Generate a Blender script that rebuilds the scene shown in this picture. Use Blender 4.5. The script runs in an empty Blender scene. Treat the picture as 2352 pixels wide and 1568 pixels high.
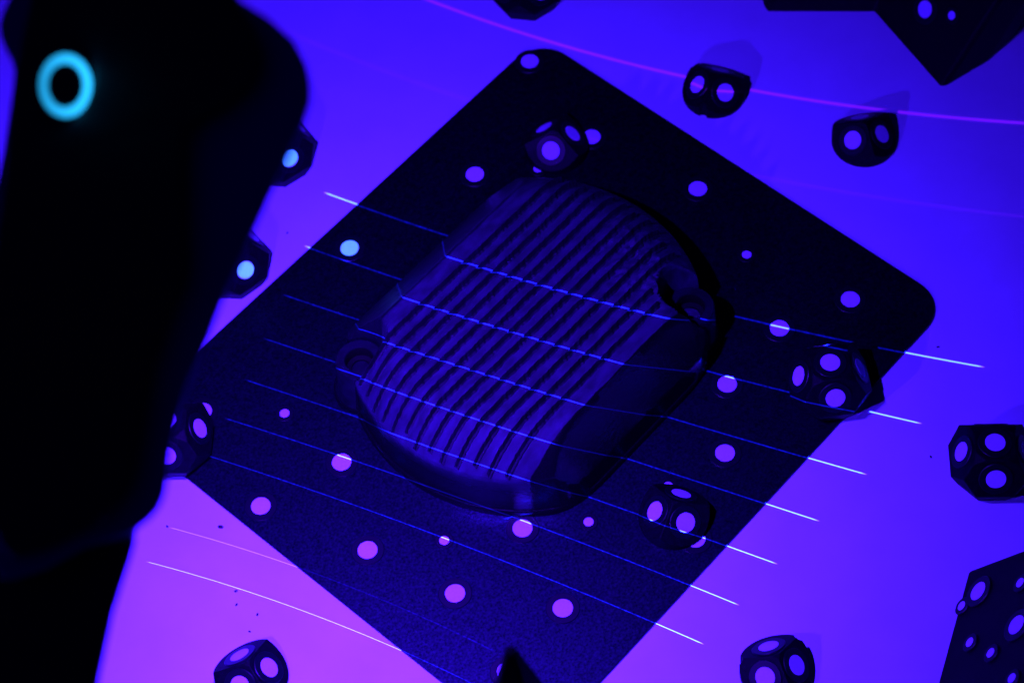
import bpy, bmesh, math, random
from mathutils import Vector, Matrix, noise as mnoise
random.seed(7)
C = bpy.context.scene.collection
MM = 0.001                                   # everything below is written in millimetres, built in metres

# ------------------------------------------------------------------ camera
CAM_R = Matrix(((0.9974915439, 0.0, 0.0707857317),
                (0.0382130978, 0.8417664856, -0.5384876442),
                (-0.0595850566, 0.5398418136, 0.8396549513)))
CAM_P = Vector((46.8087086, -407.8921870, 649.4141328))
cd = bpy.data.cameras.new('camera')
cam = bpy.data.objects.new('camera', cd); C.objects.link(cam)
cam.matrix_world = Matrix.Translation(CAM_P * MM) @ CAM_R.to_4x4()
cd.sensor_width = 22.2; cd.lens = 52.857; cd.clip_start = 0.02; cd.clip_end = 20
cd.dof.use_dof = True; cd.dof.focus_distance = 0.718; cd.dof.aperture_fstop = 9.8; cd.dof.aperture_blades = 0
bpy.context.scene.camera = cam

# ------------------------------------------------------------------ world, exposure
w = bpy.data.worlds.new("World"); bpy.context.scene.world = w; w.use_nodes = True
bg = w.node_tree.nodes['Background']; bg.inputs[0].default_value = (0.02, 0.0, 1.0, 1); bg.inputs[1].default_value = 0.018
vs = bpy.context.scene.view_settings
vs.view_transform = 'Standard'; vs.look = 'None'; vs.exposure = 0; vs.gamma = 1

# ------------------------------------------------------------------ lamps of the hand-held scanner
def lamp_nodes(ld):
    ld.use_nodes = True
    nt = ld.node_tree; nt.nodes.clear()
    out = nt.nodes.new('ShaderNodeOutputLight'); em = nt.nodes.new('ShaderNodeEmission')
    nt.links.new(em.outputs[0], out.inputs[0])
    g = nt.nodes.new('ShaderNodeNewGeometry'); vt = nt.nodes.new('ShaderNodeVectorTransform')
    vt.vector_type = 'VECTOR'; vt.convert_from = 'WORLD'; vt.convert_to = 'OBJECT'
    nt.links.new(g.outputs['Incoming'], vt.inputs[0])
    sp = nt.nodes.new('ShaderNodeSeparateXYZ'); nt.links.new(vt.outputs[0], sp.inputs[0])
    return nt, em, sp
def mth(nt, op, a, b=None, c=None, clamp=False):
    n = nt.nodes.new('ShaderNodeMath'); n.operation = op; n.use_clamp = clamp
    for i, v in enumerate((a, b, c)):
        if v is None: continue
        if isinstance(v, (int, float)): n.inputs[i].default_value = v
        else: nt.links.new(v, n.inputs[i])
    return n.outputs[0]
def led(name, pos, aim, power, n, rad):
    ld = bpy.data.lights.new(name, 'POINT'); ld.energy = power; ld.shadow_soft_size = rad * MM
    o = bpy.data.objects.new(name, ld); C.objects.link(o)
    d = (Vector(aim) - Vector(pos)).normalized()
    o.matrix_world = Matrix.Translation(Vector(pos) * MM) @ d.to_track_quat('-Z', 'Y').to_matrix().to_4x4()
    nt, em, sp = lamp_nodes(ld)
    em.inputs[0].default_value = (0.060, 0.0052, 1.0, 1)
    c = mth(nt, 'ABSOLUTE', sp.outputs[2])                     # cosine off the lens axis
    nt.links.new(mth(nt, 'POWER', c, n), em.inputs[1])
    return o
LED_LOW = (-85, -190, 148); LED_TOP = (-50, -120, 290)
led('scanner_lamp_low', LED_LOW, (-25, -60, 0), 7.0, 5.0, 4)
led('scanner_lamp_top', LED_TOP, (-66, -78, 0), 35.0, 6.5, 4)

# laser projector: a point lamp whose lens throws thin blue lines
LP = Vector((-63, -182, 269))
GX = Vector((0.93034832, -0.36579756, 0.02538005)); GY = Vector((-0.28978950, -0.77591187, -0.56034169)); GZ = Vector((0.22466431, 0.51395808, -0.82787260))
ld = bpy.data.lights.new('laser_projector_lamp', 'POINT'); ld.energy = 1.0; ld.shadow_soft_size = 0.0
lo = bpy.data.objects.new('laser_projector_lamp', ld); C.objects.link(lo)
R = Matrix((GX, -GY, -GZ)).transposed()
lo.matrix_world = Matrix.Translation(LP * MM) @ R.to_4x4()
LINES = [ # a, b, c, u0, u1, half width, strength, core colour
 ((-0.11161, -0.02997, -0.12795), -0.3082, 0.3203, 0.00069, 1.3),
 ((-0.06298, -0.02120, -0.08762), -0.3089, 0.3011, 0.00063, 1.3),
 ((-0.01668, -0.01198, -0.03919), -0.3130, 0.2839, 0.00060, 1.3),
 ((0.02874, -0.00070, -0.00571), -0.3170, 0.2697, 0.00057, 1.3),
 ((0.07342, 0.00923, 0.02342), -0.3216, 0.2573, 0.00054, 1.3),
 ((0.11634, 0.02187, 0.07083), -0.3280, 0.2465, 0.00051, 1.3),
 ((0.16117, 0.03309, 0.09026), -0.3319, 0.2369, 0.00051, 1.3)]
OUTER = [
 ((0.29428, 0.08486, 0.25418), -0.362, 0.06, .00036, 0.95, 'c'),
 ((-0.28070, -0.05857, -0.25214), -0.60, 0.60, .00120, 0.24, 'p'),
 ((-0.22052, -0.04565, -0.18808), -0.60, 0.60, .00130, 0.03, 'p'),
 ((0.25068, 0.09050, 0.25238), -0.349, 0.05, .00045, 0.42, 'c')]
nt, em, sp = lamp_nodes(ld)
u = mth(nt, 'DIVIDE', sp.outputs[0], mth(nt, 'MULTIPLY', sp.outputs[2], -1.0))
v = mth(nt, 'DIVIDE', sp.outputs[1], sp.outputs[2])
u2 = mth(nt, 'MULTIPLY', u, u)
def line_mask(cf, u0, u1, hw, s):
    p = mth(nt, 'MULTIPLY_ADD', u, cf[1], cf[0]); p = mth(nt, 'MULTIPLY_ADD', u2, cf[2], p)
    d = mth(nt, 'DIVIDE', mth(nt, 'SUBTRACT', v, p), hw)
    e = mth(nt, 'POWER', 2.718, mth(nt, 'MULTIPLY', mth(nt, 'MULTIPLY', d, d), -1.6))
    m = mth(nt, 'MULTIPLY', mth(nt, 'SUBTRACT', u, u0), 1 / .006, clamp=True)
    k = mth(nt, 'MULTIPLY', mth(nt, 'SUBTRACT', u1, u), 1 / .006, clamp=True)
    return mth(nt, 'MULTIPLY', mth(nt, 'MULTIPLY', e, s), mth(nt, 'MULTIPLY', m, k))
def total(ms):
    t = ms[0]
    for m in ms[1:]: t = mth(nt, 'ADD', t, m)
    return t
core = total([line_mask(*l) for l in LINES] + [line_mask(*l[:5]) for l in OUTER if l[5] == 'c'])
pink = total([line_mask(*l[:5]) for l in OUTER if l[5] == 'p'])
def patch(pu, pv, r):
    a = mth(nt, 'SUBTRACT', u, pu); b = mth(nt, 'SUBTRACT', v, pv)
    d = mth(nt, 'SQRT', mth(nt, 'ADD', mth(nt, 'MULTIPLY', a, a), mth(nt, 'MULTIPLY', b, b)))
    return mth(nt, 'MULTIPLY', mth(nt, 'SUBTRACT', r, d), 1 / .0012, clamp=True)
cy = total([patch(-0.26278, -0.07525, .0092), patch(-0.35582, -0.03252, .0092), patch(-0.34992, -0.14104, .0092)])  # added cyan spots of light, imitating the glow of three reflective dots
def vscale(col, f):
    n = nt.nodes.new('ShaderNodeVectorMath'); n.operation = 'SCALE'; n.inputs[0].default_value = col; nt.links.new(f, n.inputs[3]); return n.outputs[0]
def vadd(a, b):
    n = nt.nodes.new('ShaderNodeVectorMath'); n.operation = 'ADD'; nt.links.new(a, n.inputs[0]); nt.links.new(b, n.inputs[1]); return n.outputs[0]
core2 = mth(nt, 'MULTIPLY', core, core)                        # the green share sits in the middle of a line
edge = mth(nt, 'MULTIPLY', core, mth(nt, 'SUBTRACT', 1.0, core, clamp=True))
colr = vadd(vadd(vscale((.007, .046, .8), core2), vscale((.014, .001, 3.2), core)),
            vadd(vadd(vscale((.07, .0, .4), edge), vscale((.12, .001, .35), pink)), vscale((.0, .024, .04), cy)))
nt.links.new(colr, em.inputs[0]); em.inputs[1].default_value = 1.0
LASER = 150.0
ld.energy = LASER

# ------------------------------------------------------------------ helpers
def tag(o, label=None, cat=None, group=None, kind=None):
    if label: o['label'] = label
    if cat: o['category'] = cat
    if group: o['group'] = group
    if kind: o['kind'] = kind
    return o
def empty(name, loc=(0, 0, 0), rz=0.0):
    o = bpy.data.objects.new(name, None); C.objects.link(o); o.empty_display_size = .01
    o.location = Vector(loc) * MM; o.rotation_euler = (0, 0, rz); return o
def mesh_obj(name, verts, faces, mat, parent=None, smooth=False, bevel=0, seg=2, angle=30):
    me = bpy.data.meshes.new(name); me.from_pydata([tuple(x * MM for x in p) for p in verts], [], faces); me.update()
    bm = bmesh.new(); bm.from_mesh(me); bmesh.ops.recalc_face_normals(bm, faces=bm.faces); bm.to_mesh(me); bm.free()
    return link(name, me, mat, parent, smooth, bevel, seg, angle)
def link(name, me, mat, parent=None, smooth=False, bevel=0, seg=2, angle=30):
    o = bpy.data.objects.new(name, me); C.objects.link(o)
    if mat and not me.materials: me.materials.append(mat)
    if smooth:
        for p in me.polygons: p.use_smooth = True
    if parent: o.parent = parent
    if bevel:
        b = o.modifiers.new('bevel', 'BEVEL'); b.width = bevel * MM; b.segments = seg; b.limit_method = 'ANGLE'; b.angle_limit = math.radians(angle)
    return o
def prism(poly, z0, z1, top=None):
    n = len(poly); top = top or poly
    vs_ = [(x, y, z0) for x, y in poly] + [(x, y, z1) for x, y in top]
    fs = [tuple(range(n))[::-1], tuple(range(n, 2 * n))] + [(i, (i + 1) % n, n + (i + 1) % n, n + i) for i in range(n)]
    return vs_, fs
def lathe(prof, n=48, cx=0, cy=0, close=True):
    vs_, fs = [], []
    for r, z in prof:
        for i in range(n):
            a = 2 * math.pi * i / n; vs_.append((cx + r * math.cos(a), cy + r * math.sin(a), z))
    for j in range(len(prof) - 1):
        for i in range(n): fs.append((j * n + i, j * n + (i + 1) % n, (j + 1) * n + (i + 1) % n, (j + 1) * n + i))
    if close: fs.append(tuple(range(n))[::-1]); fs.append(tuple((len(prof) - 1) * n + i for i in range(n)))
    return vs_, fs
def cam_ray(px, py, dist):                   # a point that far (mm) from the camera along the sight line of a picture point
    d = CAM_R @ Vector((px - 1176, 784 - py, -5600)); return CAM_P + d * (dist / 5600)

# ------------------------------------------------------------------ materials
def mat(name, col, rough=.5, spec=.5, metal=0.0, noise=None, bump=None, emis=None, coat=0):
    m = bpy.data.materials.new(name); m.use_nodes = True; t = m.node_tree; b = t.nodes['Principled BSDF']
    b.inputs['Base Color'].default_value = (*col, 1); b.inputs['Roughness'].default_value = rough
    b.inputs['Specular IOR Level'].default_value = spec; b.inputs['Metallic'].default_value = metal
    if coat: b.inputs['Coat Weight'].default_value = coat
    tc = t.nodes.new('ShaderNodeTexCoord')
    if noise:                                # (scale, detail, dark factor, light factor, stretch)
        n = t.nodes.new('ShaderNodeTexNoise'); n.inputs['Scale'].default_value = noise[0]; n.inputs['Detail'].default_value = noise[1]
        mp = t.nodes.new('ShaderNodeMapping'); mp.inputs['Scale'].default_value = noise[4] if len(noise) > 4 else (1, 1, 1)
        t.links.new(tc.outputs['Object'], mp.inputs[0]); t.links.new(mp.outputs[0], n.inputs['Vector'])
        r = t.nodes.new('ShaderNodeValToRGB'); r.color_ramp.elements[0].position = .32; r.color_ramp.elements[1].position = .72
        r.color_ramp.elements[0].color = (*[c * noise[2] for c in col], 1); r.color_ramp.elements[1].color = (*[c * noise[3] for c in col], 1)
        t.links.new(n.outputs[0], r.inputs[0]); t.links.new(r.outputs[0], b.inputs['Base Color'])
    if bump:                                 # (scale, strength, distance mm)
        n = t.nodes.new('ShaderNodeTexNoise'); n.inputs['Scale'].default_value = bump[0]; n.inputs['Detail'].default_value = 4
        t.links.new(tc.outputs['Object'], n.inputs['Vector'])
        bp = t.nodes.new('ShaderNodeBump'); bp.inputs['Strength'].default_value = bump[1]; bp.inputs['Distance'].default_value = bump[2] * MM
        t.links.new(n.outputs[0], bp.inputs['Height']); t.links.new(bp.outputs[0], b.inputs['Normal'])
    if emis: b.inputs['Emission Color'].default_value = (*emis[0], 1); b.inputs['Emission Strength'].default_value = emis[1]
    return m
M_TABLE = mat('white_table', (.46, .80, .76), .55, .3, noise=(60, 6, .95, 1.03), bump=(2500, .15, .03))
# sparse dark specks of dust and wear on the white table
t = M_TABLE.node_tree; b = t.nodes['Principled BSDF']; src = b.inputs['Base Color'].links[0].from_socket
vo = t.nodes.new('ShaderNodeTexVoronoi'); vo.inputs['Scale'].default_value = 26; tc = t.nodes.new('ShaderNodeTexCoord'); t.links.new(tc.outputs['Object'], vo.inputs['Vector'])
r = t.nodes.new('ShaderNodeValToRGB'); r.color_ramp.elements[0].position = .017; r.color_ramp.elements[1].position = .026
r.color_ramp.elements[0].color = (.12, .12, .12, 1); r.color_ramp.elements[1].color = (1, 1, 1, 1)
mx = t.nodes.new('ShaderNodeMix'); mx.data_type = 'RGBA'; mx.blend_type = 'MULTIPLY'; mx.inputs[0].default_value = 1
t.links.new(vo.outputs['Distance'], r.inputs[0]); t.links.new(src, mx.inputs[6]); t.links.new(r.outputs[0], mx.inputs[7]); t.links.new(mx.outputs[2], b.inputs['Base Color'])
M_PLATE = mat('black_plate', (.0006, .0008, .0014), .40, .42, noise=(700, 5, .2, 3.2), bump=(1100, .35, .10))
M_PLATE.node_tree.nodes['Principled BSDF'].inputs['Specular Tint'].default_value = (.45, .7, 1, 1)
_t = M_PLATE.node_tree; _b = _t.nodes['Principled BSDF']; _tc = _t.nodes.new('ShaderNodeTexCoord')
_n = _t.nodes.new('ShaderNodeTexNoise'); _n.inputs['Scale'].default_value = 1300; _n.inputs['Detail'].default_value = 3; _t.links.new(_tc.outputs['Object'], _n.inputs['Vector'])
_r = _t.nodes.new('ShaderNodeMapRange'); _t.links.new(_n.outputs[0], _r.inputs[0]); _r.inputs[1].default_value = .3; _r.inputs[2].default_value = .7; _r.inputs[3].default_value = .14; _r.inputs[4].default_value = .56
_t.links.new(_r.outputs[0], _b.inputs['Specular IOR Level'])
M_DOT = mat('reflective_dot', (.46, .68, .78), .7, .2, noise=(1800, 2, .92, 1.03))
M_RING = mat('sticker_ring', (.0015, .002, .005), .42, .2)
M_BLOCK = mat('black_printed_plastic', (.0014, .0018, .003), .55, .07, noise=(700, 3, .5, 1.6), bump=(1800, .5, .08))
M_TOWER = mat('black_board', (.0015, .0018, .002), .6, .1, noise=(300, 3, .6, 1.4))
M_CAST = mat('cast_metal', (.012, .015, .025), .68, .18, noise=(170, 6, .6, 1.7, (1, 2.4, 1)), bump=(700, .5, .25))
# right flank, end wall and flange painted, the worn top bare: the border follows the shoulder of the casting
t = M_CAST.node_tree; b = t.nodes['Principled BSDF']; src = b.inputs['Base Color'].links[0].from_socket
tc = t.nodes.new('ShaderNodeTexCoord'); sx = t.nodes.new('ShaderNodeSeparateXYZ'); t.links.new(tc.outputs['Object'], sx.inputs[0])
wn = t.nodes.new('ShaderNodeTexNoise'); wn.inputs['Scale'].default_value = 220; t.links.new(tc.outputs['Object'], wn.inputs['Vector'])
wob = mth(t, 'MULTIPLY', mth(t, 'SUBTRACT', wn.outputs[0], .5), .0012)
vv_ = mth(t, 'MULTIPLY', sx.outputs[1], -1.0)
rad_ = mth(t, 'SQRT', mth(t, 'ADD', mth(t, 'MULTIPLY', sx.outputs[0], sx.outputs[0]), mth(t, 'POWER', mth(t, 'ADD', vv_, .003), 2.0)))
m1 = mth(t, 'MULTIPLY', mth(t, 'SUBTRACT', mth(t, 'ADD', vv_, wob), .0345), 3000, clamp=True)
m2 = mth(t, 'MULTIPLY', mth(t, 'SUBTRACT', rad_, .0557), 6000, clamp=True)
left_shade = mth(t, 'MULTIPLY', mth(t, 'SUBTRACT', -.0325, mth(t, 'ADD', vv_, wob)), 1500, clamp=True)  # left slope is bare too; its shade is put into the colour
mk_ = mth(t, 'MAXIMUM', mth(t, 'MAXIMUM', m1, m2), mth(t, 'MULTIPLY', left_shade, .72))
mx = t.nodes.new('ShaderNodeMix'); mx.data_type = 'RGBA'; t.links.new(mk_, mx.inputs[0]); t.links.new(src, mx.inputs[6]); mx.inputs[7].default_value = (.002, .002, .003, 1)
t.links.new(mx.outputs[2], b.inputs['Base Color'])
t.links.new(mth(t, 'MULTIPLY_ADD', mk_, -.42, .68), b.inputs['Roughness'])
M_BOSS = mat('dark_casting', (.003, .004, .007), .5, .15, noise=(300, 4, .5, 1.6), bump=(700, .4, .2))
M_FIN = mat('shaded_fin_metal', (.005, .006, .010), .55, .3, noise=(300, 5, .4, 1.6), bump=(900, .5, .15))  # darker than the casting: shade in the gaps put into the fin colour
M_BORE = mat('dark_bore', (.002, .002, .002), .7, .1)
M_SHELL = mat('scanner_shell', (.02, .024, .034), .5, .3)
M_SHELL2 = mat('scanner_front', (.16, .2, .5), .6, .2)  # lighter and bluer than the rear shell: table bounce put into the colour
M_GLOW = mat('cyan_light_ring', (.0, .1, .2), .5, .2, emis=((.02, .47, 1.0), 1.15))
tt = M_GLOW.node_tree; bb = tt.nodes['Principled BSDF']; tcg = tt.nodes.new('ShaderNodeTexCoord'); sx = tt.nodes.new('ShaderNodeSeparateXYZ')
tt.links.new(tcg.outputs['Object'], sx.inputs[0])
mr = tt.nodes.new('ShaderNodeMapRange'); mr.inputs[1].default_value = -.006; mr.inputs[2].default_value = .006; mr.inputs[3].default_value = .75; mr.inputs[4].default_value = 1.9
tt.links.new(sx.outputs[0], mr.inputs[0]); tt.links.new(mr.outputs[0], bb.inputs['Emission Strength'])

# ------------------------------------------------------------------ table (setting)
g = 900
o = mesh_obj('table_top', *prism([(-g, -g), (g, -g), (g, g), (-g, g)], -20, 0), M_TABLE); tag(o, kind='structure')

# loose specks of dirt, a pixel or two each, joined
bm = bmesh.new()
for x, y, r_ in [(-94.4,-58.6, 0.7), (-87.5,-80.3, 0.45), (-86.9,-84.8, 0.4), (-80.3,-88.0, 0.4), (-82.1,-93.6, 0.35), (-110.9,-58.5, 0.4), (125.8,6.5, 0.4), (121.4,-33.1, 0.4), (63.4,62.6, 0.3), (-83.6,50.9, 0.35), (147.3,-22.4, 0.4)]:
    m_ = Matrix.Translation(Vector((x, y, r_ * .3)) * MM) @ Matrix.Rotation(x, 4, 'Z') @ Matrix.Diagonal((1.5, .9, .6, 1))
    bmesh.ops.create_icosphere(bm, subdivisions=1, radius=r_ * MM, matrix=m_)
me = bpy.data.meshes.new('dirt_specks'); bm.to_mesh(me); bm.free()
o = link('dirt_specks', me, mat('dark_dirt', (.02, .02, .02), .8, .2)); tag(o, 'tiny dark dirt specks scattered on the white table', 'dirt', kind='stuff')

# ------------------------------------------------------------------ marker stickers
def disc(name, rad, th, m, bev=.06):
    vs_, fs = lathe([(rad, 0), (rad, th - bev), (rad - bev, th)], 40); me = bpy.data.meshes.new(name)
    me.from_pydata([tuple(x * MM for x in p) for p in vs_], [], fs); me.update(); me.materials.append(m); return me
ME_STICK = disc('sticker', 5.1, .30, M_RING, .2); ME_DOT = disc('dot', 3.0, .32, M_DOT, .02)
ME_STICK3 = disc('small_sticker', 2.9, .30, M_RING, .2); ME_DOT3 = disc('small_dot', 1.5, .32, M_DOT, .02)
def sticker(parent, pos, normal=(0, 0, 1), small=False):
    n = Vector(normal).normalized(); q = n.to_track_quat('Z', 'Y').to_matrix().to_4x4()
    s = bpy.data.objects.new('marker_sticker', ME_STICK3 if small else ME_STICK); C.objects.link(s); s.parent = parent
    s.matrix_local = Matrix.Translation((Vector(pos) + n * .02) * MM) @ q
    d = bpy.data.objects.new('dot', ME_DOT3 if small else ME_DOT); C.objects.link(d); d.parent = s
    d.location = (0, 0, .03 * MM)
    return s

# ------------------------------------------------------------------ black plate
ANG = math.atan2(.77317384, .63419414)       # direction of the plate's long side and of the fins
def rounded(hx, hy, r, n=10):
    p = []
    for cx, cy, a0 in ((hx - r, hy - r, 0), (-hx + r, hy - r, 90), (-hx + r, -hy + r, 180), (hx - r, -hy + r, 270)):
        for i in range(n + 1):
            a = math.radians(a0 + 90 * i / n); p.append((cx + r * math.cos(a), cy + r * math.sin(a)))
    return p
plate = empty('base_plate', (0, 0, 0), ANG)
tag(plate, 'black rectangular plate with rounded corners lying on the white table under the finned cover', 'plate')
mesh_obj('board', *prism(rounded(100, 86.5, 12), 0, 1.0), M_PLATE, plate, bevel=.25)
PINV = Matrix.Rotation(-ANG, 2)
for x, y, d in [(-6.1, 121.3, 6), (15.7, 88.8, 6), (-22.7, 73.5, 6), (-1.8, 75.7, 3), (-62.3, 43.9, 6), (51.0, 67.2, 6), (66.6, 40.9, 3),
                (99.1, 23.6, 6), (76.5, 12.7, 6), (59.9, -8.0, 6), (59.0, -32.7, 6), (-78.1, -18.9, 3), (-58.8, -36.4, 6), (-82.5, -51.9, 6),
                (-48.6, -66.8, 6), (-25.6, -63.4, 3), (-2.1, -59.1, 6), (17.8, -56.8, 3), (-21.4, -81.1, 6), (10.8, -85.7, 6), (41.7, -44.4, 3),
                (-4.9, -106.3, 6), (49.9, -62.3, 6), (-104.2, -18.2, 6)]:
    q = PINV @ Vector((x, y)); sticker(plate, (q.x, q.y, 1.0), small=(d == 3))

# ------------------------------------------------------------------ finned motor cover
cover = empty('finned_cover', (0, 0, 1.0), ANG)
tag(cover, 'dark cast metal cover with fins and two screw bosses on the middle of the plate', 'metal cover')
BOSS = [(-41.6, -34.7), (38.0, 31.6)]
def smin(a, b, k):
    h = max(k - abs(a - b), 0) / k; return min(a, b) - h * h * k * .25
def inside(u_, v_):
    r_ = math.hypot(u_, v_ + 3)
    d = smin(smin(57.0 - r_, 44.6 - v_, 6), v_ + 50.0, 6)
    for bu, bv in BOSS: d = max(d, 9.8 - math.hypot(u_ - bu, v_ - bv))
    return d
def sst(a, b, x):
    t_ = min(max((x - a) / (b - a), 0), 1); return t_ * t_ * (3 - 2 * t_)
def top_h(u_, v_):
    r_ = math.hypot(u_, v_ + 3); d = max(57.0 - r_, 0)
    k = min(max((d - 1.3) / 16, 0), 1)
    hc = 20.0 + 11.3 * (1 - (1 - k) ** 2.0)
    if d < 1.3: hc = 3 + (20.0 - 3) * sst(.9, 1.3, d)
    dr = 44.6 - v_; hr = 8 + 2.45 * max(dr, 0)
    if dr < 1.2: hr = 3 + 7.5 * sst(.8, 1.2, dr)
    dl = v_ + 50; hl = 9 + 1.32 * max(dl, 0)
    if dl < 1.2: hl = 3 + 7.5 * sst(.8, 1.2, dl)
    h = smin(smin(hc, hr, 1.2), smin(31.4, hl, 1.2), 1.2)
    for bu, bv in BOSS:
        q = math.hypot(u_ - bu, v_ - bv); lim = 12.5 + 22 * sst(8.2, 10.6, q)
        h = min(h, lim)
    return max(h, 3.0 if inside(u_, v_) > .35 else 2.7)
NA = 560; ds = [0, .0, .3, .62, .95, 1.05, 1.2, 1.35, 1.6, 2.1, 2.8, 3.6, 4.5, 5.5, 6.5, 7.5, 8.5, 9.5, 10.5, 11.5, 12.5]
vs_, fs = [], []; cu, cv = 0.0, -3.0
fr = [1 - i / 46 for i in range(1, 46)]
for i in range(NA):
    a = 2 * math.pi * i / NA; du, dv = math.cos(a), math.sin(a)
    lo_, hi = 20.0, 75.0
    for _ in range(30):
        md = (lo_ + hi) / 2
        if inside(cu + du * md, cv + dv * md) > 0: lo_ = md
        else: hi = md
    R0 = lo_
    rr = [R0 - x for x in ds] + [(R0 - 12.5) * f for f in fr]
    for j, q in enumerate(rr):
        uu, vv = cu + du * q, cv + dv * q
        z = 0 if j == 0 else (2.6 if j == 1 else top_h(uu, vv))
        if j > 8:                            # cast skin is uneven, and pitted round the far boss
            z += .16 * mnoise.noise((uu * .22, vv * .5, 3)) + .9 * sst(26, 9, math.hypot(uu - 40, vv - 18)) * mnoise.noise((uu * .5, vv * .7, 1))
        vs_.append((uu, -vv, z))
NR = len(ds) + len(fr); vs_.append((cu, -cv, top_h(cu, cv)))
for i in range(NA):
    k = (i + 1) % NA
    for j in range(NR - 1): fs.append((i * NR + j, k * NR + j, k * NR + j + 1, i * NR + j + 1))
    fs.append((i * NR + NR - 1, k * NR + NR - 1, len(vs_) - 1))
body = mesh_obj('cover_body', vs_, fs, M_CAST, cover, smooth=True)
body.data.set_sharp_from_angle(angle=math.radians(38)) if hasattr(body.data, 'set_sharp_from_angle') else None
def fin_ok(u_, v_):
    if math.hypot(u_, v_ + 3) > 55.75: return False
    if u_ > 0 and math.hypot(u_, v_ + 3) > 50.5: return False
    return all(math.hypot(u_ - bu, v_ - bv) > 10.8 for bu, bv in BOSS)
for k in range(13):
    vk = -26 + 4.6 * k
    us = [x * .8 for x in range(-72, 73) if fin_ok(x * .8, vk)]; us = us[random.choice((0, 0, 1, 2)):len(us) - random.choice((0, 0, 1, 2, 3))]
    if not us: continue
    prof = [(-1.15, -.6), (-.13, 2.9), (.0, 3.1), (.1, 2.85), (.3, .62), (.75, .22), (1.05, -.6)]
    vs_, fs = [], []; n = len(us); m_ = len(prof)
    for i, uu in enumerate(us):
        e = min(1, (i + .9) / 1.8, (n - i - .1) / 1.8)
        f = top_h(uu, vk) - .15; jit = random.uniform(-.16, .16)
        for pv, pz in prof:
            vs_.append((uu, -(vk + pv + jit * (pz > 0)), f + (pz * (.35 + .65 * e) + jit * .5 if pz > 0 else pz)))
    for i in range(n - 1):
        for j in range(m_ - 1): fs.append((i * m_ + j, (i + 1) * m_ + j, (i + 1) * m_ + j + 1, i * m_ + j + 1))
    fs.append(tuple(range(m_))); fs.append(tuple((n - 1) * m_ + j for j in range(m_))[::-1])
    mesh_obj('fin', vs_, fs, M_FIN, cover)
for bu, bv in BOSS:
    p = lathe([(9.6, 0), (9.2, 2.8), (8.2, 4.5), (7.5, 17.3), (7.1, 18.0), (4.7, 18.0), (4.4, 17.6), (4.4, 13.5), (3.0, 13.2), (2.9, 12.6), (2.9, 1.0)], 48, bu, -bv)
    bo = mesh_obj('screw_boss', *p, M_BOSS, cover, smooth=True); bo.data.set_sharp_from_angle(angle=math.radians(40)); bo.data.materials.append(M_BORE)
    for p_ in bo.data.polygons:
        c_ = p_.center / MM
        if math.hypot(c_.x - bu, c_.y + bv) < 4.45 and c_.z < 17.9: p_.material_index = 1  # faces inside the bore coloured near black for the shade there
    mesh_obj('screw_hole', *lathe([(2.85, 1.2), (2.85, 10.5)], 32, bu, -bv), M_BORE, bo)

# ------------------------------------------------------------------ three-sided target buttons
TAN = math.tan(math.radians(42))
def button_mesh(cut):
    H, Rr, cap = 10.98, 10.75, 10.4
    vs_, fs = [], []; rc = (H - cap) / (TAN * .5); n = 14
    tri = []
    for k in range(3):
        a = math.radians(60 + 120 * k); tri.append(len(vs_)); vs_.append((rc * math.cos(a), rc * math.sin(a), cap))
    ring, base = [], []
    for i in range(3 * n):
        a = math.radians(-60) + 2 * math.pi * i / (3 * n)
        rel = (math.degrees(a) + 60) % 120 - 60
        ring.append(len(vs_)); vs_.append((Rr * math.cos(a), Rr * math.sin(a), max(H - TAN * Rr * math.cos(math.radians(rel)), .6)))
    for i in range(3 * n):
        a = math.radians(-60) + 2 * math.pi * i / (3 * n)
        base.append(len(vs_)); vs_.append(((Rr - .1) * math.cos(a), (Rr - .1) * math.sin(a), 0))
    for k in range(3):                       # face k spans ring k*n .. (k+1)*n
        idx = [ring[(k * n + i) % (3 * n)] for i in range(n + 1)]
        fs.append(tuple([tri[(k + 2) % 3]] + idx + [tri[k]]))
    fs.append(tuple(tri)); N = 3 * n
    for i in range(N): fs.append((base[i], base[(i + 1) % N], ring[(i + 1) % N], ring[i]))
    fs.append(tuple(base)[::-1])
    return vs_, fs
SN = math.cos(math.radians(48)), math.sin(math.radians(48))
bvs, bfs = button_mesh(0)
def button(x, y, az, z, label, notch=False):
    e = empty('target_button', (x, y, z), math.radians(az))
    tag(e, label, 'target button', 'round three-sided target buttons')
    b = mesh_obj('body', bvs, bfs, M_BLOCK, e, bevel=.22, angle=20)
    if notch:
        for k in range(3):
            a = math.radians(60 + 120 * k)
            c = mesh_obj('cutter', *lathe([(1.5, -1), (1.5, 16)], 16, 11.2 * math.cos(a), 11.2 * math.sin(a)), M_BLOCK)
            c.matrix_world = Matrix.Identity(4)
            bm = bmesh.new(); bm.from_mesh(b.data)
            NOTCH.append((b, c))
    for k in range(3):
        a = math.radians(120 * k); rs = 5.53
        sticker(e, (rs * math.cos(a), rs * math.sin(a), 6.0), (SN[0] * math.cos(a), SN[0] * math.sin(a), SN[1]))
    return e
NOTCH = []
button(4.15, 84.2, 255.0, 1, 'target button on the black plate touching the far end of the finned cover')
button(56.6, 107.7, 189.3, 0, 'target button on the white table beyond the plate, crossed by the pink laser line', True)
button(105.85, 87.05, 224.3, 0, 'target button on the white table just below the large folded black target tower')
button(43.5, -55.5, 187.5, 1, 'target button on the black plate in front of the cover under a laser line')
button(73.15, -105.05, 233.4, 0, 'target button on the white table at the bottom edge, right of the plate', True)
button(-79.7, -108.7, 246.7, 0, 'target button on the pink lit table at the bottom edge, left of the plate')
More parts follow.
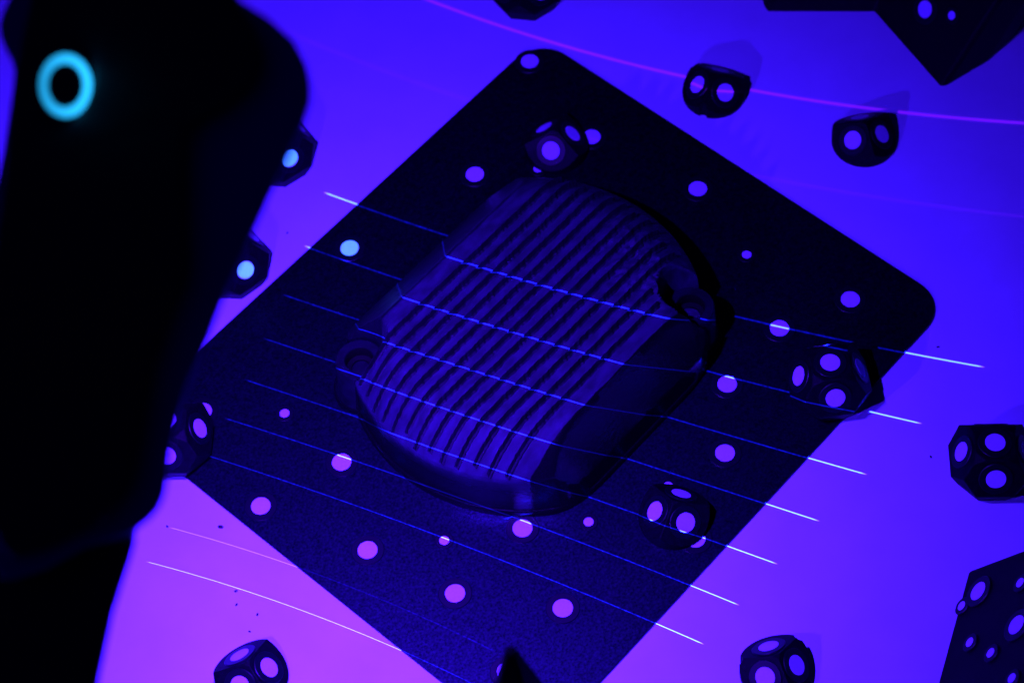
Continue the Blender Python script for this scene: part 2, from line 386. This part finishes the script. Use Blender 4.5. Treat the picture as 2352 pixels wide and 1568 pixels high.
for b, c in NOTCH:                           # cut the small ridge-end notches for good, then drop the cutters
    c.parent = b.parent
    md = b.modifiers.new('notch', 'BOOLEAN'); md.operation = 'DIFFERENCE'; md.object = c; md.solver = 'EXACT'
    while b.modifiers[0].name != 'notch': b.modifiers.move(len(b.modifiers) - 1, 0) if hasattr(b.modifiers, 'move') else None
    dg = bpy.context.evaluated_depsgraph_get(); me = bpy.data.meshes.new_from_object(b.evaluated_get(dg))
    b.modifiers.clear(); b.data = me; bpy.data.objects.remove(c, do_unlink=True)

# ------------------------------------------------------------------ faceted target blocks
def block_mesh():
    P = []
    for sx_ in (1, -1):
        for sy_ in (1, -1):
            P += [(6 * sx_, 3 * sy_, 17.3), (3 * sx_, 6 * sy_, 17.3), (6.9 * sx_, 6.9 * sy_, 15.9), (9.5 * sx_, 9.5 * sy_, 11.9),
                  (12.6 * sx_, 5.4 * sy_, 6.8), (5.4 * sx_, 12.6 * sy_, 6.8), (10.0 * sx_, 4 * sy_, 0), (4 * sx_, 10.0 * sy_, 0)]
    bm = bmesh.new()
    for p in P: bm.verts.new([q * MM for q in p])
    bmesh.ops.convex_hull(bm, input=bm.verts[:]); bmesh.ops.dissolve_limit(bm, angle_limit=math.radians(3), verts=bm.verts[:], edges=bm.edges[:])
    me = bpy.data.meshes.new('body'); bm.to_mesh(me); bm.free(); return me
BME = block_mesh(); BME.materials.append(M_BLOCK)
def block(x, y, az, z, label):
    e = empty('target_block', (x, y, z), math.radians(az)); tag(e, label, 'target block', 'faceted black target blocks')
    link('body', BME, M_BLOCK, e, bevel=.28, angle=15)
    el = math.radians(31.4)
    for k in range(4):
        a = math.radians(90 * k)
        sticker(e, (9.28 * math.cos(a), 9.28 * math.sin(a), 12.18), (math.cos(el) * math.cos(a), math.cos(el) * math.sin(a), math.sin(el)))
    sticker(e, (0, 0, 17.3)); return e
block(90.8, -10.9, -80.7, 1, 'faceted block on the right edge of the black plate with a laser line across it')
block(138.6, -38.2, -89.2, 0, 'faceted block on the white table at the right edge of the picture')
block(-88.9, 79.8, -52.1, 0, 'faceted block on the white table half hidden by the upper part of the scanner')
block(-99.8, 34.9, -47.9, 0, 'faceted block beside the plate edge, lower of two half hidden by the scanner')
block(-111.0, -31.7, -89.0, 1, 'faceted block standing on the left corner of the black plate')
BX = empty('target_block', (-8, 150.5, 0), math.radians(38)); tag(BX, 'faceted block on the white table cut off by the top edge, beyond the plate corner', 'target block', 'faceted black target blocks')
link('body', BME, M_BLOCK, BX, bevel=.28, angle=15)
for k in range(4):
    a = math.radians(90 * k); el = math.radians(31.4)
    sticker(BX, (9.28 * math.cos(a), 9.28 * math.sin(a), 12.18), (math.cos(el) * math.cos(a), math.cos(el) * math.sin(a), math.sin(el)))
sticker(BX, (0, 0, 17.3))

# ------------------------------------------------------------------ large black towers with stickers
def tower(base, top, z1, label, stickers, bev=.8):
    e = empty('target_tower', (base[0][0], base[0][1], 0)); tag(e, label, 'target tower')
    ox, oy = base[0]
    vs_, fs = prism([(x - ox, y - oy) for x, y in base], 0, z1, [(x - ox, y - oy) for x, y in top])
    mesh_obj('body', vs_, fs, M_TOWER, e, bevel=bev, angle=12, seg=3)
    for p, n, s in stickers: sticker(e, (p[0] - ox, p[1] - oy, p[2]), n, s)
    return e
rB = Vector((0.20, 0.46, 0.75)); rC = Vector((.44, .30, .85)); Z1 = 90
def along(p, r_, z): return (p[0] + r_[0] * z / r_[2], p[1] + r_[1] * z / r_[2])
nBC = Vector((-.7197, -.4488, .5299))
base = [(73.6, 146.5), (75.0, 143.1), (111.5, 142.5), (132.0, 109.9), (134.0, 109.9), (148.1, 120.1), (156.8, 129.4), (178, 160), (178, 230), (73.6, 230)]
top = [(73.6, 190), (75.0, 188), along(base[2], (0.26, .42, .75), Z1), along(base[3], rC, Z1), along(base[4], rC, Z1), (192, 150), (196, 158), (200, 175), (200, 240), (73.6, 240)]
tower(base, top, Z1, 'tall folded black tower with round white dots in the top right corner', [((127.5, 132.7, 13.1), nBC, False), ((135.5, 125.7, 18.1), nBC, True)])
n2 = Vector((-.957 * math.cos(math.radians(36)), .29 * math.cos(math.radians(36)), math.sin(math.radians(36))))
tower([(130.3, -72.0), (103.0, -162.0), (195, -162), (195, -64)], [(171, -81.5), (143.6, -172.5), (195, -170), (195, -84)], 58,
      'sloping black board with many white dots, large and small, in the bottom right corner',
      [((132.0, -82.1, 6.9), n2, False), ((127.6, -84.4, 1.9), n2, True), ((142.0, -87.0, 22.0), n2, True), ((139.6, -101.5, 24.6), n2, False),
       ((128.3, -99.5, 9.0), n2, True), ((132.8, -107.0, 17.9), n2, True), ((136.7, -119.4, 28.0), n2, True)])
M_MATT = mat('matt_black', (.002, .002, .002), .95, .05)
tp = empty('target_pyramid', (7.8, -172, 0)); tag(tp, 'blurred tip of a black pyramid rising at the bottom edge in front of the plate', 'target pyramid')
mesh_obj('body', *prism([(-32, -40), (24, -40), (27, 24), (-27, 24)], 0, 154, [(-1.2, -1), (1, -1.2), (1.2, 1), (-1, 1.2)]), M_MATT, tp, bevel=.8, seg=3)

# ------------------------------------------------------------------ hand-held scanner (blurred in front)
def back_plane(x, y, off=0.0):               # the scanner's back: a plane leaning a little away to the upper left
    return cam_ray(x, y, 458 - .05 * x - .02 * y + off)
PN = (back_plane(600, 200) - back_plane(200, 200)).cross(back_plane(200, 900) - back_plane(200, 200)).normalized()
if PN.dot(CAM_P - back_plane(200, 200)) > 0: PN = -PN
def shell(name, outline, off, thick, mtl, parent, bev, seg=4):
    fr_ = [back_plane(x, y, off) for x, y in outline]; bk = [p + (back_plane(330, 600, 100) - back_plane(330, 600)) * (thick / 100) for p in fr_]
    org = parent.location / MM; n = len(outline)
    vs_ = [tuple(p - org) for p in fr_] + [tuple(p - org) for p in bk]
    fs = [tuple(range(n))[::-1], tuple(range(n, 2 * n))] + [(i, (i + 1) % n, n + (i + 1) % n, n + i) for i in range(n)]
    return mesh_obj(name, vs_, fs, mtl, parent, bevel=bev, seg=seg, angle=25)
scan = empty('handheld_scanner', (-66, -158, 232))
tag(scan, 'black hand-held scanner with a glowing cyan ring, blurred in the left foreground', 'scanner')
front = [(45, -60), (-10, 60), (14, 118), (34, 145), (28, 200), (5, 350), (-40, 560), (-90, 900), (-60, 1200), (0, 1345), (105, 1312), (195, 1262), (300, 1232), (345, 1196), (377, 1162), (385, 1110),
         (392, 1040), (412, 950), (440, 870), (479, 785), (517, 684), (560, 590), (600, 500), (649, 392), (700, 285), (716, 236), (717, 194), (708, 149), (677, 90), (618, 38), (555, 0), (500, -60)]
shell('front_shell', front, 6, 9, M_SHELL2, scan, 2.5)
rear = [(80, -50), (55, 60), (30, 180), (10, 400), (-60, 900), (-40, 1180), (20, 1290), (110, 1262), (230, 1205), (300, 1130), (330, 980), (352, 850), (405, 700), (437, 640),
        (432, 500), (432, 300), (520, 255), (590, 200), (612, 130), (585, 60), (520, -50)]
shell('rear_shell', rear, 0, 6, M_SHELL, scan, 2.5)
grip = [(-60, 1240), (60, 1262), (200, 1215), (322, 1214), (300, 1290), (262, 1410), (228, 1570), (205, 1700), (-60, 1700)]
shell('grip', grip, 16, 20, M_SHELL, scan, 3.0)
shell('lamp_pod', [(40, 1440), (205, 1425), (212, 1500), (196, 1640), (172, 1760), (20, 1760)], 34, 80, M_SHELL, scan, 2.5)
# power button with its light ring, facing the camera
bc = back_plane(151, 197, -3.3); q = CAM_R.col[2].normalized()
def face_obj(name, prof, mtl, parent, n=56, close=False):
    o_ = mesh_obj(name, *lathe(prof, n, close=close), mtl, parent, smooth=False)
    xax = Vector((1, .0, 0)); xax = (xax - q * xax.dot(q)).normalized(); yax = q.cross(xax)
    sq = Matrix.Diagonal((.82, 1, 1)); R_ = Matrix((xax, yax, q)).transposed() @ sq
    o_.matrix_local = Matrix.Translation(bc * MM - parent.location) @ R_.to_4x4(); return o_
face_obj('button_bezel', [(6.5, -9), (6.5, -.6), (6.2, -.3), (.02, -.3)], M_SHELL, scan)
face_obj('light_ring', [(4.1, -.25), (4.1, .6), (4.2, .75), (5.6, .75), (5.7, .6), (5.7, -.25)], M_GLOW, scan)
face_obj('power_button', [(4.0, -.25), (4.0, .4), (3.7, .6), (.01, .6)], M_SHELL, scan, close=True)
for nm, pos, aim in (('lens', LED_LOW, (-5, -30, 0)), ('lens', LED_TOP, (-40, -60, 0))):
    d = (Vector(aim) - Vector(pos)).normalized()
    o_ = mesh_obj('lens_ring', *lathe([(4.6, -20), (5, -19), (5, -5), (4.6, -4.6), (.1, -4.8)], 40), M_SHELL, scan, smooth=False)
    o_.matrix_local = Matrix.Translation((Vector(pos) * MM) - scan.location) @ (-d).to_track_quat('-Z', 'Y').to_matrix().to_4x4()
